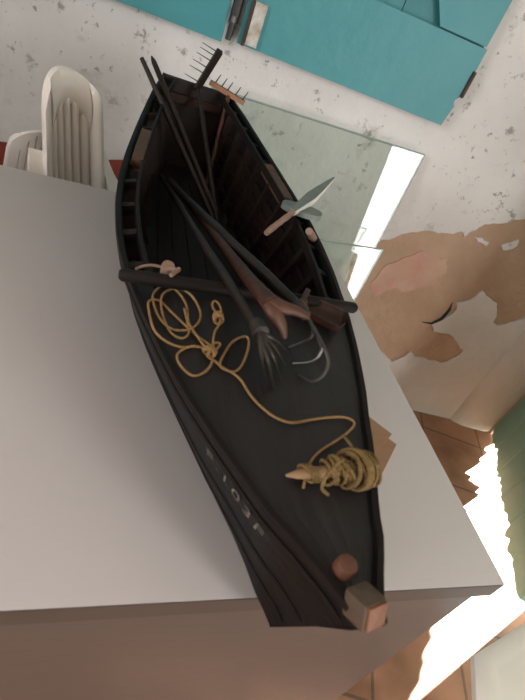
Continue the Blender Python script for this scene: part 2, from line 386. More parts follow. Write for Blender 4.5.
# ------------------------------------------------------------------ table
TZ = .75; TX0 = -1.55; TD = .728
t = thing('table', ((TX0)/2, TD/2, 0), 'white topped table with brown front panel under the model boat', 'table')
mb = MB(); mb.box((TX0/2, TD/2, TZ-.0125), (-TX0, TD, .025), None, .0004); mb.build('tabletop', M['table_top'], t)
mb = MB(); mb.box((TX0/2-.001, .0035, TZ-.0128), (-TX0-.002, .009, .0246)); mb.build('edge_band', M['table_edge'], t, smooth=False)
mb = MB(); mb.box((TX0/2, .016, (TZ-.025)/2), (-TX0-.011, .016, TZ-.025)); mb.build('front_panel', M['table_side'], t, smooth=False)
for x in (-.0105, TX0+.0105):
    mb = MB(); mb.box((x, TD/2+.014, (TZ-.025)/2), (.018, TD-.034, TZ-.025), None, .001); mb.build('side_panel', M['table_side'], t, smooth=False)

# ------------------------------------------------------------------ model boat
def lerp(tab, y):
    if y <= tab[0][0]: return tab[0][1]
    for (a, b), (c, d) in zip(tab, tab[1:]):
        if y <= c:
            k = (y-a)/(c-a); return b + (d-b)*k
    return tab[-1][1]
def smooth_lerp(tab, y, h=.03): return (lerp(tab, y-h) + 2*lerp(tab, y) + lerp(tab, y+h))/4
BG = [(-.072, .008), (-.04, .025), (-.01, .041), (.06, .070), (.13, .095), (.2, .114), (.27, .129), (.34, .137), (.41, .140), (.48, .138), (.55, .131), (.62, .122), (.69, .112), (.76, .101), (.83, .090), (.93, .068)]
BC = [(-.026, .004), (.03, .010), (.13, .030), (.224, .054), (.272, .066), (.338, .080), (.45, .092), (.6, .088), (.75, .074), (.885, .050)]
AX = [(-.08, -.274), (-.02, -.279), (0, -.284), (.06, -.289), (.1, -.293), (.3, -.301), (.95, -.299)]
def zg(y): return .885 + .03*max(0, ((y+.07)/.95 - .3)/.7)**2
ZB = TZ + .003
def hull_pt(s, v, side, off=0.0, zoff=0.0):
    yb = -.026 + s*.911; yt = -.075 + s*1.005
    zt = zg(yt)
    z = ZB + (zt-ZB)*v; y = yb + (yt-yb)*v
    w = smooth_lerp(BC, yb, .02) + (smooth_lerp(BG, yt, .015) - smooth_lerp(BC, yb, .02))*v**.78
    w = max(w - off, .0015)
    return Vector((lerp(AX, y) + side*w, y, z + zoff))
def s_of_top(y): return (y + .075)/1.005
boat = thing('model_boat', (-.30, .42, TZ), 'dark wooden model rowing boat with black foredeck standing on the white table', 'model boat')
NS, NV = 64, 14; TK = .007
mb = MB(); rows = []
for i in range(NS+1):
    s = i/NS; sec = []
    for k in range(NV, -1, -1): sec.append(hull_pt(s, k/NV, -1))
    for k in range(0, NV+1): sec.append(hull_pt(s, k/NV, 1))
    rows.append(sec)
Vo = mb.grid(rows)
# inner skin, floor 12 mm above the bottom
VF = .09; rows = []
for i in range(NS+1):
    s = .012 + .976*i/NS; sec = []
    for k in range(NV, -1, -1): sec.append(hull_pt(s, VF + (1-VF)*k/NV, -1, TK))
    for k in range(0, NV+1): sec.append(hull_pt(s, VF + (1-VF)*k/NV, 1, TK))
    rows.append(sec)
Vi = mb.grid(rows)
for i in range(NS):
    for e in (0, -1): mb.bm.faces.new((Vo[i][e], Vo[i+1][e], Vi[i+1][e], Vi[i][e]))
for j in range(len(Vo[0])-1):
    for e in (0, -1): mb.bm.faces.new((Vo[e][j], Vo[e][j+1], Vi[e][j+1], Vi[e][j]))
mb.build('hull', M['hull'], boat, ang=50)
# transom: board closing the stern
mb = MB(); sec = [hull_pt(1, k/NV, -1, -.001) for k in range(NV, -1, -1)] + [hull_pt(1, k/NV, 1, -.001) for k in range(0, NV+1)]
A = [mb.bm.verts.new(p + Vector((0, .004, .001))) for p in sec]; B = [mb.bm.verts.new(p + Vector((0, -.010, .001))) for p in sec]
mb.bm.faces.new(A); mb.bm.faces.new(B[::-1])
for k in range(len(A)): mb.bm.faces.new((A[k], A[(k+1) % len(A)], B[(k+1) % len(A)], B[k]))
mb.build('transom', M['inside'], boat, ang=30)
# inside planking seen in the cockpit: floor boards and ceiling stringers
mb = MB()
for side in (-1, 1):
    for v in (.2, .32, .44, .56, .68):
        mb.bar([hull_pt(s_of_top(.27) + (0.985-s_of_top(.27))*i/30, v, side, TK+.003) for i in range(31)], .005, .016, up=(0, 0, 1))
mb.build('side_planking', M['inside'], boat, ang=30)
mb = MB()
for k in range(-3, 4):
    pts = []
    for i in range(24):
        s = s_of_top(.20) + (.985-s_of_top(.20))*i/23
        p = hull_pt(s, VF, 1, TK); c = lerp(AX, p.y); w = p.x - c
        pts.append((c + k*w*2/7.2, p.y, ZB + .0155))
    mb.bar(pts, [max(.004, (hull_pt(s_of_top(.2) + (.985-s_of_top(.2))*i/23, VF, 1, TK).x - lerp(AX, pts[i][1]))*2/7.2 - .0012) for i in range(24)], .005)
mb.build('floor_boards', M['inside'], boat, smooth=False)
# batten across the inside of the transom
mb = MB(); yA, yB = .74, .875
zS = .845
def half_at(y, z, off):
    best = None
    for i in range(200):
        s = i/199
        yb = -.02 + s*.905; yt = -.075 + s*1.005; v = (z-ZB)/(zg(yt)-ZB); yy = yb + (yt-yb)*v
        if best is None or abs(yy-y) < best[0]: best = (abs(yy-y), s, v)
    p = hull_pt(best[1], min(1, max(0, best[2])), 1, off); return p.x - lerp(AX, p.y)
mb.bar([(-.351, .9035, .893), (-.247, .9035, .893)], .012, .014); mb.build('transom_batten', M['handle_red'], boat, ang=30)
# ribs
for side in (-1, 1):
    for k in range(10):
        y = .285 + k*.064; s = s_of_top(y)
        mb = MB()
        pts = [hull_pt(s, VF+.02 + (.985-VF-.02)*j/10, side, TK+.007) for j in range(11)]
        mb.bar(pts, .010, .016, up=(side, 0, 0.2)); mb.build('rib', M['inside'], boat, ang=30)
# inner rails and gunwales
for side in (-1, 1):
    mb = MB(); pts = [hull_pt(s_of_top(.245) + (.992-s_of_top(.245))*i/40, .985, side, TK+.0175) for i in range(41)]
    mb.bar(pts, .0042, .012); mb.build('inner_rail', M['rail'], boat, ang=30)
    mb = MB(); pts = [hull_pt(.0 + .999*i/70, 1, side, .0022, .0) for i in range(71)]
    mb.bar(pts, .0050, .0055); mb.build('gunwale', M['rail'], boat, ang=30)
    mb = MB()
    for v in (.88,):
        pts = [hull_pt(.004 + .994*i/70, v, side, -.001) for i in range(71)]
        mb.bar(pts, .0016, .004)
    mb.build('rub_rail', M['rail'], boat, ang=30)
    mb = MB()
    for v in (.22, .46):
        pts = [hull_pt(.004 + .994*i/70, v, side, -.0002) for i in range(71)]
        mb.bar(pts, .0016, .003)
    mb.build('strake_edge', M['hull'], boat, ang=30)
# brown filler block near the stern quarter, each side
for side in (-1, 1):
    mb = MB(); pts = [hull_pt(s_of_top(.535 + .11*i/8), .965, side, TK+.009) for i in range(9)]
    mb.bar(pts, .015, .018); mb.build('knee_block', M['knee'], boat, ang=30)
# foredeck: planks with camber, aft edge under the pole
mb = MB(); rows = []
for i in range(41):
    s = .006 + (s_of_top(.262)-.006)*i/40; L_ = hull_pt(s, 1, -1, .0075); R2 = hull_pt(s, 1, 1, .0075); row = []
    for j in range(21):
        q = j/20; p = L_.lerp(R2, q); w = (R2-L_).length
        g = -.0007 if j in (4, 8, 12, 16) else 0
        p.z += -.001 + .03*w*(1-(2*q-1)**2) + g; row.append(p)
    rows.append(row)
V = mb.grid(rows)
r = bmesh.ops.extrude_face_region(mb.bm, geom=list(mb.bm.faces))
for v in [g for g in r['geom'] if isinstance(g, bmesh.types.BMVert)]: v.co.z -= .007
mb.build('foredeck', M['deck'], boat, ang=20)
def deck_z(x, y):
    s = s_of_top(y); L_ = hull_pt(s, 1, -1, .0075); R2 = hull_pt(s, 1, 1, .0075); w = (R2-L_).length
    q = min(1, max(0, (x-L_.x)/max(1e-6, R2.x-L_.x))); return L_.z - .001 + .03*w*(1-(2*q-1)**2)
mb = MB(); pts = []
for i in range(12):
    q = i/11; s = s_of_top(.262); L_ = hull_pt(s, 1, -1, .02); R2 = hull_pt(s, 1, 1, .02); p = L_.lerp(R2, q); p.z = deck_z(p.x, p.y)-.014; pts.append(p)
mb.bar(pts, .010, .020); mb.build('deck_beam', M['inside'], boat, smooth=False)
# stem: raked post, timber head and round bitt
mb = MB(); mb.bar([(-.2785, -.0225, ZB+.002), (-.2775, -.046, ZB+.07), (-.278, -.069, .876)], .011, [.008, .010, .010], up=(0, -1, .0)); mb.build('stem_post', M['hull'], boat, ang=30)
Rz = Matrix.Rotation(.26, 3, 'Z') @ Matrix.Rotation(-.5, 3, 'X'); hc = Vector((-.279, -.0655, .890))
mb = MB(); mb.box(hc, (.0185, .019, .019), Rz, .002); head = mb.build('stem_head', M['stem'], boat)
mb = MB(); mb.box(hc + Rz @ Vector((.0005, -.0100, 0)), (.0155, .003, .0165), Rz, .001); mb.build('end_grain', M['endgrain'], head)
mb = MB(); bz = deck_z(-.2835, -.0405)
mb.tube([(-.2835, -.0405, bz-.004), (-.2835, -.0405, bz+.007), (-.2835, -.0405, bz+.0095), (-.2835, -.0405, bz+.0105)], [.0076, .0076, .0066, .004], 20); mb.build('bitt', M['bitt'], boat)
# registration letters painted on the port bow
cu = bpy.data.curves.new('letters', 'FONT'); cu.body = 'F.103F'; cu.size = 1; cu.extrude = 0; cu.resolution_u = 3; cu.space_character = 1.25
ob = bpy.data.objects.new('letters', cu); COL.objects.link(ob)
dg = bpy.context.evaluated_depsgraph_get(); me = bpy.data.meshes.new_from_object(ob.evaluated_get(dg)); bpy.data.objects.remove(ob)
bm = bmesh.new(); bm.from_mesh(me); bmesh.ops.subdivide_edges(bm, edges=[e for e in bm.edges if e.calc_length() > .12], cuts=2)
x0 = min(v.co.x for v in bm.verts); x1 = max(v.co.x for v in bm.verts)
SA, SB = .140, .066
for v in bm.verts:
    q = (v.co.x-x0)/(x1-x0); s = SA + (SB-SA)*q
    v.co = hull_pt(s, .715 + .145*v.co.y, -1, -.0016)
mb = MB(); mb.bm.free(); mb.bm = bm; lt = mb.build('registration_letters', M['paint'], boat, smooth=False); lt['label'] = 'worn cream registration letters on the bow side'

# ------------------------------------------------------------------ pole across the boat
pr = .0068
pA, pB = Vector((-0.4348, 0.2382, 0.8990)), Vector((-0.1698, 0.2551, 0.8990))
mb = MB(); mb.tube([pA, pA.lerp(pB, .012), pA.lerp(pB, .3), pA.lerp(pB, .7), pA.lerp(pB, .988), pB], [pr*.6, pr*.95, pr, pr, pr*.95, pr*.6], 14)
tag(mb.build('wooden_pole', M['rail']), 'round black pole laid across both gunwales at the edge of the foredeck', 'pole')

# ------------------------------------------------------------------ hand tools lying over the pole
def rod(mb, a, b, r0, r1, n=10, wob=.0004, seed=1):
    a = Vector(a); b = Vector(b); rn = random.Random(seed); P = []; Rr = []
    for i in range(13):
        q = i/12; p = a.lerp(b, q)
        if 0 < i < 12: p += Vector((rn.uniform(-1, 1), rn.uniform(-1, 1), rn.uniform(-1, 1)))*wob
        P.append(p); Rr.append((r0 + (r1-r0)*q)*rn.uniform(.95, 1.05))
    Rr[0] *= .8; Rr[-1] *= .9
    mb.tube(P, Rr, n)
# five-tined fork
hC = Vector((-0.3239, 0.1446, 0.9310)); 
t = thing('hand_fork', hC, 'slim dark handled fork with fanned iron tines, left of the reddish wooden fork', 'fork')
mb = MB(); rod(mb, (-0.3550, 0.7281, 0.8000), hC, .0050, .0046, seed=2); mb.build('handle', M['handle_dark'], t)
mb = MB(); mb.tube([(-0.3236, 0.1539, 0.9300), (-0.3221, 0.1398, 0.9310)], [.0065, .0075], 10); mb.build('ferrule', M['iron'], t)
for tip, midp in (((-0.3052, 0.1215, 0.8920), (-0.3211, 0.1222, 0.9210)), ((-0.2995, 0.1182, 0.8900), (-0.3176, 0.1194, 0.9220)), ((-0.2919, 0.1282, 0.8910), (-0.3127, 0.1228, 0.9230)), ((-0.2833, 0.1453, 0.8920), (-0.3088, 0.1300, 0.9240)), ((-0.2765, 0.1635, 0.8940), (-0.3068, 0.1408, 0.9250))):
    mb = MB(); P = smooth_path([(-0.3235, 0.1421, 0.9310), midp, tip], 6); mb.tube(P, [.0024 - .0012*i/(len(P)-1) for i in range(len(P))], 8); mb.build('tine', M['iron'], t)
# reddish wooden fork with two prongs
t = thing('wooden_fork', (-0.3030, 0.1953, 0.9280), 'reddish brown wooden fork with two thick prongs, its handle between two dark ones', 'fork')
mb = MB()
P = [(-0.3389, 0.7205, 0.8000), (-0.3154, 0.5099, 0.8450), (-0.3073, 0.3478, 0.8850), (-0.3107, 0.2373, 0.9200), (-0.3107, 0.1958, 0.9330), (-0.3067, 0.1777, 0.9360)]
mb.tube(smooth_path(P, 4), [.0058 + .0028*(i/20)**2 for i in range(21)], 12); mb.build('handle', M['handle_red'], t)
for P, r in (([(-0.3092, 0.1874, 0.9350), (-0.3042, 0.1704, 0.9330), (-0.2958, 0.1637, 0.9250), (-0.2891, 0.1586, 0.9150)], (.0085, .0085, .0065, .0025)), ([(-0.3092, 0.1874, 0.9350), (-0.2998, 0.1753, 0.9370), (-0.2846, 0.1746, 0.9360), (-0.2689, 0.1759, 0.9310)], (.0085, .0085, .0062, .0045))):
    mb = MB(); Q = smooth_path(P, 4); n_ = len(Q)
    mb.tube(Q, [r[min(3, int(i/4))] + (r[min(3, int(i/4)+1)] - r[min(3, int(i/4))])*((i % 4)/4) for i in range(n_)], 12, flat=.75); mb.build('prong', M['handle_brown'], t)
# iron claw hook
t = thing('claw_hook', (-0.2723, 0.1885, 0.9300), 'black handled iron claw with curved steel hooks, its head over the brown scoop', 'hook')
mb = MB(); rod(mb, (-0.3480, 0.6780, 0.8150), (-0.2659, 0.1975, 0.9230), .0062, .0066, seed=4); mb.build('handle', M['handle_dark'], t)
mb = MB(); mb.tube([(-0.2682, 0.2050, 0.9230), (-0.2625, 0.1887, 0.9220)], [.0075, .0055], 10); mb.build('socket', M['iron'], t)
for P in ([(-0.2639, 0.1914, 0.9220), (-0.2598, 0.1738, 0.9210), (-0.2597, 0.1674, 0.9140), (-0.2640, 0.1706, 0.9040), (-0.2711, 0.1765, 0.8910)],
          [(-0.2625, 0.1887, 0.9220), (-0.2571, 0.1568, 0.9200), (-0.2539, 0.1499, 0.9130), (-0.2592, 0.1471, 0.9020), (-0.2719, 0.1547, 0.8900)],
          [(-0.2611, 0.1859, 0.9220), (-0.2547, 0.1476, 0.9200), (-0.2515, 0.1343, 0.9130), (-0.2561, 0.1259, 0.9040), (-0.2628, 0.1274, 0.8950), (-0.2701, 0.1407, 0.8895)]):
    mb = MB(); Q = smooth_path(P, 7); mb.tube(Q, [.0018 - .0007*(i/(len(Q)-1))**2 for i in range(len(Q))], 8); mb.build('claw', M['steel'], t)
# brown wooden scoop
t = thing('wooden_scoop', (-0.2186, 0.2228, 0.8950), 'dark reddish brown wooden bailing scoop lying beside the right gunwale', 'scoop')
a, b = Vector((-0.2433, 0.2436, 0.8930)), Vector((-0.1982, 0.2180, 0.8930)); ax_ = (b-a).normalized(); sd = Vector((-ax_.y, ax_.x, 0))
mb = MB(); rows = []
for i in range(17):
    q = i/16; wv = .021*(1 - .25*(1-q)) * (math.sqrt(max(0, 1-((q-.80)/.2)**2)) if q > .80 else 1) ; wv = max(wv, .003)
    c = a.lerp(b, q); row = []
    for j in range(13):
        th = PI*j/12; row.append(c + sd*math.cos(th)*wv + Vector((0, 0, .012 - math.sin(th)*.016*min(1, wv/.012))))
    for j in range(13):
        th = PI*(1-j/12); row.append(c + sd*math.cos(th)*wv*.86 + Vector((0, 0, .012 - math.sin(th)*.010*min(1, wv/.012))))
    rows.append(row)
V = mb.grid(rows, closed_u=True); mb.bm.faces.new(V[0]); mb.bm.faces.new(V[-1][::-1])
mb.build('scoop_bowl', M['handle_red'], t, ang=50)
mb = MB(); mb.box(a + Vector((0, 0, .008)), (.034, .006, .020), Matrix.Rotation(math.atan2(sd.y, sd.x), 3, 'Z'), .001); mb.build('back_board', M['handle_red'], t)
mb = MB(); mb.tube([a.lerp(b, .12) + Vector((0, 0, .004)), Vector((-0.2512, 0.2268, 0.9150))], [.0035, .003], 8); mb.build('grip', M['handle_brown'], t)

# ------------------------------------------------------------------ sticks and rakes leaning on the stern
def through(base, via, tip_len): 
    base = Vector(base); via = Vector(via); d = (via-base).normalized(); return base, via + d*tip_len
a, b = through((-0.2629, 0.6396, 0.7850), (-0.3894, 0.7916, 0.9250), .054)
mb = MB(); rod(mb, a, b, .0052, .0044, seed=6); tag(mb.build('wooden_stick', M['handle_dark']), 'leftmost dark stick leaning over the stern, its blunt tip beyond the left gunwale', 'stick')
a, b = through((-0.2557, 0.6448, 0.7880), (-0.3749, 0.8211, 0.9280), .040)
mb = MB(); a = Vector(a); b = Vector(b); rod(mb, a, b, .0056, .0050, seed=8); d = (b-a).normalized()
mb.tube([b, b + d*.006, b + d*.014], [.0049, .004, .0012], 10)
tag(mb.build('wooden_stick', M['handle_dark']), 'dark stick with a pointed tip over the stern, right of the blunt one', 'stick')
# dark rake
r0 = Vector((-0.3014, 0.9020, 0.9227)); r1 = Vector((-0.2824, 0.8750, 0.9994))
t = thing('hay_rake', r0, 'dark wooden rake standing over the stern, its head tilted up with thin nails', 'rake')
mb = MB(); rod(mb, (-0.2559, 0.6318, 0.7830), r0, .0052, .0050, seed=9); mb.build('handle', M['handle_dark'], t)
mb = MB(); dd = (r1-r0).normalized(); mb.bar([r0 - dd*.006, r0, r0.lerp(r1, .5), r1], .011, .011, up=(0, 1, .3)); mb.build('rake_head', M['handle_dark'], t, smooth=False)
side_dir = (Vector((-0.3195, 0.9200, 0.9831)) - Vector((-0.2859, 0.9200, 0.9760))).normalized()
for q in (.12, .36, .52, .70, .84, .95):
    p = r0.lerp(r1, q); mb = MB(); mb.tube([p, p + side_dir*.034], [.0012, .0006], 6); mb.build('nail', M['nail'], t)
# brown rake
r0 = Vector((-0.2808, 0.9050, 0.9375)); r1 = Vector((-0.2065, 0.8950, 0.9225)); mid = r0.lerp(r1, .55)
t = thing('hay_rake', mid, 'brown wooden rake with short upright nails above the right stern corner', 'rake')
mb = MB(); rod(mb, (-0.2615, 0.7715, 0.7850), mid, .0044, .0044, seed=11); mb.build('handle', M['handle_brown'], t)
mb = MB(); mb.bar([r0, r0.lerp(r1, .5), r1], [.008, .013, .009], .009, up=(0, 0, 1)); mb.build('rake_head', M['rake_wood'], t, smooth=False)
for q in (.12, .30, .47, .70, .92):
    p = r0.lerp(r1, q); mb = MB(); mb.tube([p, p + Vector((.008, .0, .021))], [.0016, .0008], 6); mb.build('nail', M['nail'], t)

# ------------------------------------------------------------------ grey-green bladed tool on the right gunwale
k0, k1 = Vector((-0.2458, 0.4126, 0.8890)), Vector((-0.1209, 0.5496, 0.9360)); 
t = thing('bladed_tool', (-0.1828, 0.4847, 0.9050), 'grey green bladed hand tool with a pale stick, resting on the right gunwale', 'hand tool')
mb = MB(); rod(mb, k0, k0.lerp(k1, .45), .0046, .0042, seed=12); mb.build('handle', M['palewood'], t)
d = (k1-k0).normalized(); sd = d.cross(Vector((0, 0, 1))).normalized(); up = sd.cross(d)
mb = MB(); rows = []
for q, w_, h_ in ((.36, .004, .006), (.5, .006, .010), (.62, .0075, .014), (.75, .006, .012), (.88, .0035, .007), (1.0, .001, .002)):
    c = k0.lerp(k1, q); rows.append([c - sd*w_ + up*.003, c + sd*w_ + up*.003, c + sd*w_ - up*h_*.2, c + sd*w_*.6 - up*h_, c - sd*w_*.6 - up*h_])
V = mb.grid(rows, closed_u=True); mb.bm.faces.new(V[0]); mb.bm.faces.new(V[-1][::-1]); mb.build('tang', M['whitewood'], t, ang=30)
mb = MB(); rows = []
for q, w_ in ((.36, .0035), (.5, .006), (.62, .0078), (.75, .0062), (.88, .0038), (1.0, .0013)):
    c = k0.lerp(k1, q) + up*.0035; rows.append([c - sd*w_, c + sd*w_, c + sd*w_ + up*.0018, c - sd*w_ + up*.0018])
V = mb.grid(rows, closed_u=True); mb.bm.faces.new(V[0]); mb.bm.faces.new(V[-1][::-1]); mb.build('top_strip', M['greygreen'], t, ang=30)
bA, bB = Vector((-0.2084, 0.4975, 0.9000)), Vector((-0.1519, 0.4716, 0.9050)); bc_ = bA.lerp(bB, .5) + Vector((0, 0, .0)); L1 = (bB-bA); 
ex = L1.normalized(); ey = Vector((0, 0, 1)).cross(ex).normalized()
mb = MB(); poly = []
for k in range(28):
    th = 2*PI*k/28; poly.append((math.cos(th)*L1.length/2*(1 if math.cos(th) > 0 else .96), math.copysign(abs(math.sin(th))**.75, math.sin(th))*.0165*(1 + .1*math.cos(th))))
f = lambda x, y, z: bc_ + ex*x + ey*y + Vector((0, 0, z - .10*y*0))
mb.prism(poly, -.004, .004, f); mb.build('blade', M['greygreen'], t, ang=30)
# pegs
mb = MB(); p = Vector((-0.1658, 0.4336, 0.8850)); q = Vector((-0.1910, 0.4082, 0.9080)); mb.tube([p - Vector((0, 0, .0)), p.lerp(q, .5), q], [.0055, .0058, .0050], 12)
tag(mb.build('thole_pin', M['palewood']), 'pale wooden peg set in the right gunwale below the grey green blade', 'peg')
t = thing('wooden_peg', (-0.3880, 0.2635, 0.9020), 'small round topped peg with pale string, beside the left end of the pole', 'peg')
mb = MB(); p = Vector((-0.3890, 0.2568, 0.9050)); mb.tube([p - Vector((0, -.004, .020)), p, p + Vector((0, -.001, .003))], [.0055, .0068, .0062], 16); mb.build('peg_head', M['palewood'], t)
mb = MB(); mb.tube(smooth_path([(-0.4191, 0.2520, 0.8990), (-0.4127, 0.2565, 0.9010), (-0.4043, 0.2581, 0.9030), (-0.3937, 0.2567, 0.9040)], 5), .0015, 7); mb.tube([(-0.3889, 0.2325, 0.9120), (-0.3800, 0.2473, 0.9110)], [.0022, .0024], 8); mb.tube([(-0.3884, 0.2537, 0.9060), (-0.3821, 0.2448, 0.9110)], .0022, 8); mb.build('string', M['palewood'], t)

# ------------------------------------------------------------------ cord on the foredeck
def on_deck(p, lift=.0026): return Vector((p[0], p[1], deck_z(p[0], p[1]) + lift + .0055*min(1, max(0, (lerp(AX, p[1]) - p[0] - smooth_lerp(BG, p[1]) + .014)/.008))))
loopA = [(-0.3488, 0.1609, 0.8900), (-0.3615, 0.1734, 0.8900), (-0.3724, 0.1881, 0.8900), (-0.3862, 0.2086, 0.8900), (-0.3951, 0.2219, 0.8900), (-0.4056, 0.2159, 0.8900), (-0.4061, 0.1946, 0.8900), (-0.4022, 0.1715, 0.8900), (-0.3923, 0.1589, 0.8900), (-0.3782, 0.1591, 0.8900), (-0.3637, 0.1607, 0.8900), (-0.3533, 0.1547, 0.8900),
         (-0.3529, 0.1419, 0.8900), (-0.3606, 0.1295, 0.8900), (-0.3713, 0.1254, 0.8900), (-0.3811, 0.1309, 0.8900), (-0.3837, 0.1427, 0.8900), (-0.3795, 0.1536, 0.8900), (-0.3691, 0.1609, 0.8900), (-0.3593, 0.1589, 0.8900), (-0.3557, 0.1490, 0.8900), (-0.3500, 0.1437, 0.8900), (-0.3445, 0.1370, 0.8900), (-0.3361, 0.1322, 0.8900), (-0.3277, 0.1386, 0.8900), (-0.3188, 0.1572, 0.8900), (-0.3135, 0.1763, 0.8900), (-0.3177, 0.1812, 0.8900), (-0.3302, 0.1715, 0.8900), (-0.3403, 0.1545, 0.8900), (-0.3457, 0.1419, 0.8900), (-0.3447, 0.1358, 0.8900), (-0.3363, 0.1310, 0.8900), (-0.3294, 0.1223, 0.8900), (-0.3240, 0.1067, 0.8900), (-0.3158, 0.0932, 0.8900), (-0.3054, 0.0835, 0.8900), (-0.2919, 0.0796, 0.8900), (-0.2739, 0.0846, 0.8900), (-0.2549, 0.0899, 0.8900), (-0.2359, 0.0931, 0.8900), (-0.2278, 0.0885, 0.8910), (-0.2388, 0.0765, 0.8920), (-0.2578, 0.0633, 0.8920), (-0.2776, 0.0498, 0.8920), (-0.2895, 0.0360, 0.8920), (-0.2977, 0.0189, 0.8960)]
loopB = [(-0.3558, 0.1569, 0.8900), (-0.3673, 0.1820, 0.8900), (-0.3701, 0.1930, 0.8900), (-0.3700, 0.2191, 0.8900), (-0.3786, 0.2381, 0.8900), (-0.3912, 0.2445, 0.8900), (-0.4005, 0.2317, 0.8900), (-0.4011, 0.2109, 0.8900), (-0.3954, 0.1899, 0.8900), (-0.3840, 0.1811, 0.8900), (-0.3692, 0.1816, 0.8900), (-0.3594, 0.1955, 0.8900), (-0.3575, 0.2145, 0.8900), (-0.3648, 0.2336, 0.8900), (-0.3764, 0.2422, 0.8900), (-0.3886, 0.2369, 0.8900), (-0.3942, 0.2206, 0.8900), (-0.3925, 0.1935, 0.8900), (-0.3861, 0.1764, 0.8900), (-0.3784, 0.1684, 0.8900), (-0.3716, 0.1740, 0.8900), (-0.3705, 0.1885, 0.8900), (-0.3726, 0.2106, 0.8900)]
loopC = [(-0.3565, 0.1502, 0.8900), (-0.3495, 0.1635, 0.8900), (-0.3438, 0.1632, 0.8900), (-0.3495, 0.1554, 0.8900), (-0.3501, 0.1661, 0.8900), (-0.3464, 0.1809, 0.8900), (-0.3399, 0.1941, 0.8900), (-0.3405, 0.2046, 0.8900), (-0.3444, 0.2146, 0.8900), (-0.3445, 0.2227, 0.8900), (-0.3409, 0.2269, 0.8900), (-0.3374, 0.2213, 0.8900), (-0.3370, 0.2086, 0.8900), (-0.3411, 0.1998, 0.8900)]
t = thing('cord', (-0.3555, 0.1517, 0.8900), 'tan cord lying in loose loops on the black foredeck with a knotted end', 'cord')
mb = MB()
P = smooth_path([on_deck(p) for p in loopA], 6)
mb.tube(P, .00115, 8)
P = smooth_path([on_deck(p, .0045 if i % 3 else .0030) for i, p in enumerate(loopB)], 6); mb.tube(P, .00115, 8)
P = smooth_path([on_deck(p, .0055) for p in loopC], 6); mb.tube(P, .00115, 8)
mb.build('strand', M['rope'], t)
mb = MB(); rn = random.Random(2)
kc = on_deck((-0.3545, 0.1519, 0.8900), .006)
for i in range(3):
    ang = i*1.1; P = [kc + Vector((math.cos(a_)*.0055*math.cos(ang) , math.cos(a_)*.0055*math.sin(ang), math.sin(a_)*.003)) for a_ in [2*PI*k/14 for k in range(14)]]
    mb.tube(P, .0017, 8, closed=True)
mb.build('knot', M['rope'], t)
mb = MB(); kc = on_deck((-0.3409, 0.2014, 0.8900), .005)
for i in range(3):
    P = [kc + Vector((math.cos(a_)*.0042, (i-1)*.0028 + math.sin(a_)*.001, math.sin(a_)*.0042)) for a_ in [2*PI*k/12 for k in range(12)]]; mb.tube(P, .0016, 7, closed=True)
mb.build('end_whipping', M['rope'], t)

# hank of twine wound on a pointed stick
a = Vector((-0.3114, 0.0263, 0.8930)); b = Vector((-0.2441, 0.0317, 0.8990))
t = thing('twine_hank', a.lerp(b, .5), 'hank of olive twine wound on a pale pointed stick near the bow', 'twine')
mb = MB(); mb.tube([a, a.lerp(b, .12), a.lerp(b, .3), a.lerp(b, .6), b], [.001, .0034, .005, .005, .003], 12, flat=.8); mb.build('spindle', M['spindle'], t)
d = (b-a).normalized(); e1 = d.cross(Vector((0, 0, 1))).normalized(); e2 = e1.cross(d)
def hank_r(q): return .0062 + .0100*math.exp(-((q-.84)/.20)**2) + .003*math.exp(-((q-.5)/.15)**2)
mb = MB(); rn = random.Random(3)
for i in range(30):
    q = .48 + .52*rn.random()**.75; rr = hank_r(q)*rn.uniform(.72, 1.0); tx, ty = rn.uniform(-.45, .75), rn.uniform(-.4, .4); P = []
    c = a.lerp(b, q)
    for k in range(22):
        th = 2*PI*k/22; rad = e1*math.cos(th)*rr + e2*math.sin(th)*rr
        p = c + rad + d*(tx*math.cos(th)*rr + ty*math.sin(th)*rr)
        lowz = deck_z(p.x, p.y) + .0015
        p.z = max(p.z, lowz); P.append(p)
    mb.tube(P, .0013, 7, closed=True)
for q in (.24, .27, .31):
    c = a.lerp(b, q); rr = .0068; P = [c + e1*math.cos(2*PI*k/16)*rr + e2*math.sin(2*PI*k/16)*rr*.8 + d*.004*math.cos(2*PI*k/16) for k in range(16)]
    for p in P: p.z = max(p.z, deck_z(p.x, p.y) + .0022)
    mb.tube(P, .0013, 7, closed=True)
mb.tube(smooth_path([(-0.2460, 0.0700, 0.8900), (-0.2459, 0.0557, 0.8950), (-0.2545, 0.0357, 0.9080)], 5), .0013, 7)
mb.tube(smooth_path([(-0.2728, 0.0282, 0.9130), (-0.2844, 0.0198, 0.9140), (-0.2925, 0.0116, 0.9120), (-0.2908, 0.0102, 0.9020), (-0.2827, 0.0101, 0.8950)], 5), .0014, 7)
mb.build('windings', M['twine'], t)

# two thin tan boards on the table beside the bow
def flat_board(pts, z0, th, label):
    mb = MB(); mb.prism([(p[0], p[1]) for p in pts], z0, z0+th); return tag(mb.build('thin_board', M['card'], smooth=False), label, 'board', None)
flat_board([(-.150, .150), (-.118, .118), (-.062, .180), (-.095, .215)], TZ+.0005, .004, 'lower tan board on the table, its corner beyond the upper one, right of the bow')
flat_board([(-.165, .175), (-.130, .140), (-.066, .193), (-.096, .226)], TZ+.005, .004, 'upper tan board lying on another, right of the bow')

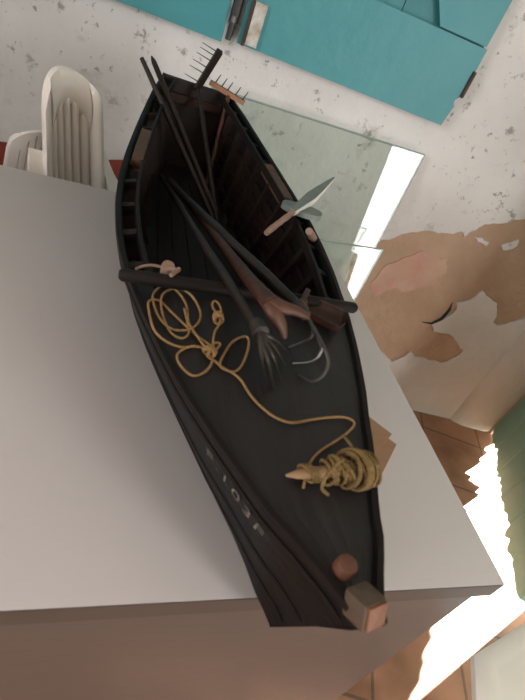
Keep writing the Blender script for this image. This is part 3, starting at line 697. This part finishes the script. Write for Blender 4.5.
# ------------------------------------------------------------------ white plastic chairs
def make_chair(loc, face, sc, label, nslot=4, zs=.70):
    t = thing('plastic_chair', loc, label, 'chair', None)
    t.rotation_euler = (0, 0, face); t.scale = (sc, sc, sc)
    Mx = Matrix.LocRotScale(t.location, t.rotation_euler, t.scale)
    Pm = lambda x, y, z: Mx @ Vector((x, y, z))
    # local frame: x = forward, y = left, z up; backrest plane near x = 0
    def back(sy, z, off=0):      # sy -1..1 across; the shell wraps forward at the sides
        k = (z-.42)/.43
        return Pm(-.02 - .085*k + .030*abs(sy)**2.2*(1-.2*k) + off, sy*(.076 - .015*k), z)
    def top(sy): return .85 - .062*(1 - math.sqrt(max(0, 1 - sy*sy)))
    th = .012
    def strip(mb, s0, s1, z0, z1f, n=12, rib=0.0):
        front = []; rear = []
        for j in range(n+1):
            q = j/n; rf = []; rr = []
            for i in range(5):
                s_ = s0 + (s1-s0)*i/4; z = z0 + (z1f(s_)-z0)*q
                bulge = rib*(1-((i-2)/2)**2)
                rf.append(back(s_, z, bulge)); rr.append(back(s_, z, -th))
            front.append(rf + rr[::-1])
        V = mb.grid(front, closed_u=True); mb.bm.faces.new(V[0]); mb.bm.faces.new(V[-1][::-1])
    # frame: two side posts and the crown
    mb = MB()
    strip(mb, -1, -.66, .40, top, rib=.008); strip(mb, .66, 1, .40, top, rib=.008)
    rows = []
    for i in range(25):
        s_ = -.66 + 1.32*i/24; zt_ = top(s_); zb_ = zs + .05*(1-abs(s_/.66)**2)
        col = [back(s_, zb_ + (zt_-zb_)*k/5, .008*math.sin(PI*k/5)) for k in range(6)] + [back(s_, zb_ + (zt_-zb_)*k/5, -th) for k in range(5, -1, -1)]
        rows.append(col)
    V = mb.grid(rows, closed_u=True); mb.bm.faces.new(V[0]); mb.bm.faces.new(V[-1][::-1])
    strip(mb, -.66, .66, .40, lambda s_: .47)
    mb.build('backrest_frame', M['plastic'], t, ang=60)
    for k in range(nslot):
        w_ = 1.32/nslot; s0 = -.66 + w_*k + w_*.13; s1 = s0 + w_*.74
        mb = MB(); strip(mb, s0, s1, .46, lambda s_: zs + .05*(1-abs(s_/.66)**2) + .008, rib=.006); mb.build('back_slat', M['plastic'], t, ang=60)
    mb = MB(); rows = []
    for j in range(13):
        q = j/12; x = .0 + .265*q; w_ = .085 + .03*q; zc = .43 + .012*q - (.03*max(0, (q-.85)/.15)**2)
        rows.append([Pm(x, w_*(i/8*2-1), zc + .012*abs(i/8*2-1)**2.5) for i in range(9)])
    rows2 = [[p - Vector((0, 0, .014*sc)) for p in r[::-1]] for r in rows]
    V = mb.grid([r + r2 for r, r2 in zip(rows, rows2)], closed_u=True); mb.bm.faces.new(V[0]); mb.bm.faces.new(V[-1][::-1])
    mb.build('seat', M['plastic'], t, ang=50)
    for sy in (-1, 1):
        mb = MB(); P = smooth_path([Pm(-.078, sy*.066, .715), Pm(-.050, sy*.084, .660), Pm(-.01, sy*.098, .625), Pm(.06, sy*.108, .600), Pm(.14, sy*.112, .590), Pm(.195, sy*.114, .582), Pm(.23, sy*.115, .56), Pm(.24, sy*.115, .52), Pm(.235, sy*.112, .43)], 4)
        n_ = len(P); mb.bar(P, [.030*sc]*n_, [.014*sc]*n_, up=Pm(.3, 0, 1.0) - Pm(0, 0, 0)); mb.build('armrest', M['plastic'], t, ang=50)
        mb = MB(); P = smooth_path([Pm(-.060, sy*.076, .65), Pm(-.03, sy*.092, .60), Pm(.03, sy*.108, .55), Pm(.12, sy*.113, .49), Pm(.20, sy*.112, .44)], 4); mb.bar(P, .012*sc, .026*sc); mb.build('arm_brace', M['plastic'], t, ang=50)
        for x, x2 in ((.0, -.01), (.225, .23)):
            mb = MB(); rows = []
            for j in range(7):
                q = j/6; z = .43*(1-q); w_ = .034 - .010*q; xx = x + (x2-x)*q; yy = sy*(.092 + .016*q)
                rows.append([Pm(xx-w_*.5, yy-w_*.5, z), Pm(xx+w_*.5, yy-w_*.5, z), Pm(xx+w_*.5, yy+w_*.5, z), Pm(xx-w_*.5, yy+w_*.5, z)])
            V = mb.grid(rows, closed_u=True); mb.bm.faces.new(V[0]); mb.bm.faces.new(V[-1][::-1]); mb.build('leg', M['plastic'], t, ang=50)
    return t
make_chair((-.468, .835, 0), math.radians(-48), 1.035, 'taller white plastic chair behind the table, beside the boat stern', 5, .745)
make_chair((-.632, 1.072, 0), math.radians(120), .85, 'lower white plastic chair with slotted rounded back at the far left of the table', 5, .79)

# white plastic stool at the lower right
oc = Vector((0.2232, 0.0241, 0.4200)); e1 = Vector((math.cos(.274), math.sin(.274), 0)); ang0 = .274
t = thing('plastic_stool', (.36, -.12, 0), 'white plastic stool on the tiled floor right of the table front', 'stool')
side = .15; chs = .068; poly = [oc.copy()]
dirs = [(ang0, side), (ang0 - PI/4, chs), (ang0 - PI/2, side), (ang0 - 3*PI/4, chs), (ang0 - PI, side), (ang0 - 5*PI/4, chs), (ang0 - 3*PI/2, side)]
side = .26
P = [oc.copy()]; cur = oc.copy()
for a_, l_ in dirs:
    l_ = side if l_ != chs else chs; cur = cur + Vector((math.cos(a_), math.sin(a_), 0))*l_; P.append(cur.copy())
cen = sum(P, Vector())/len(P)
mb = MB(); rows = []
for sc_, z in ((.0, .422), (.80, .422), (.84, .420), (.965, .421), (1.0, .417), (1.0, .406), (.985, .402), (.97, .404), (.0, .404)):
    rows.append([Vector((cen.x + (p.x-cen.x)*max(sc_, .001), cen.y + (p.y-cen.y)*max(sc_, .001), z)) for p in P])
mb.grid(rows, closed_u=True); mb.build('seat', M['plastic'], t, ang=30)
for k in range(4):
    a_ = ang0 + PI/4 + k*PI/2; c_ = cen + Vector((math.cos(a_), math.sin(a_), 0))*.095; c2 = cen + Vector((math.cos(a_), math.sin(a_), 0))*.085
    mb = MB(); mb.bar([(c2.x, c2.y, 0), (c_.x, c_.y, .408)], [.026, .04], [.026, .04], up=(math.cos(a_), math.sin(a_), 0)); mb.build('leg', M['plastic'], t, smooth=False)

# ------------------------------------------------------------------ light
def area(name, loc, target, sx, sy, energy, color=(1, 1, 1)):
    l = bpy.data.lights.new(name, 'AREA'); l.shape = 'RECTANGLE'; l.size = sx; l.size_y = sy; l.energy = energy; l.color = color
    o = bpy.data.objects.new(name, l); COL.objects.link(o); o.location = loc
    o.rotation_euler = (Vector(target)-Vector(loc)).to_track_quat('-Z', 'Y').to_euler(); return o
sun = bpy.data.lights.new('sun', 'SUN'); sun.energy = 110; sun.angle = .009; sun.color = (1, .93, .82)
so = bpy.data.objects.new('sun', sun); COL.objects.link(so)
sd_ = Vector((-.936, -.35, -math.tan(math.radians(10)))); so.rotation_euler = sd_.to_track_quat('-Z', 'Y').to_euler()
dc = Vector(((DX0+DX1)/2, -2.37, 1.1)); area('daylight_door', dc, dc + Vector((0, 1, 0)), DX1-DX0, 2.2, 72, (1, .97, .95))
lw = Vector((-2.65, -.9, 1.6)); area('left_fill', lw, lw + Vector((1, .15, -.2)), 1.15, 1.15, 42, (1, .98, .97))  # added fill from an invented left opening, lifts the table left of the boat
dc = R_(.36, -.25, 1.0); area('daylight_ajar_door', dc, dc - U, .62, 1.9, 22, (1, .98, .95))
w = bpy.data.worlds.new('world'); scene.world = w; w.use_nodes = True
w.node_tree.nodes['Background'].inputs[0].default_value = (.85, .92, 1, 1); w.node_tree.nodes['Background'].inputs[1].default_value = 1.0

# ------------------------------------------------------------------ camera
cd = bpy.data.cameras.new('camera'); co = bpy.data.objects.new('camera', cd); COL.objects.link(co)
Rr, Rd, Rf = Vector((0.92476, -0.18563, 0.33219)), Vector((0.12872, -0.66890, -0.73212)), Vector((0.35811, 0.71980, -0.59468))
mw = Matrix((( Rr.x, -Rd.x, -Rf.x, -.469), (Rr.y, -Rd.y, -Rf.y, -.171), (Rr.z, -Rd.z, -Rf.z, 1.17), (0, 0, 0, 1)))
co.matrix_world = mw
cd.sensor_width = 36; cd.sensor_fit = 'AUTO'; cd.lens = 36*500/700; cd.clip_start = .02
cd.dof.use_dof = True; cd.dof.focus_distance = .85; cd.dof.aperture_fstop = 10
scene.camera = co
scene.view_settings.view_transform = 'Standard'; scene.view_settings.look = 'None'; scene.view_settings.exposure = .1; scene.view_settings.gamma = 1
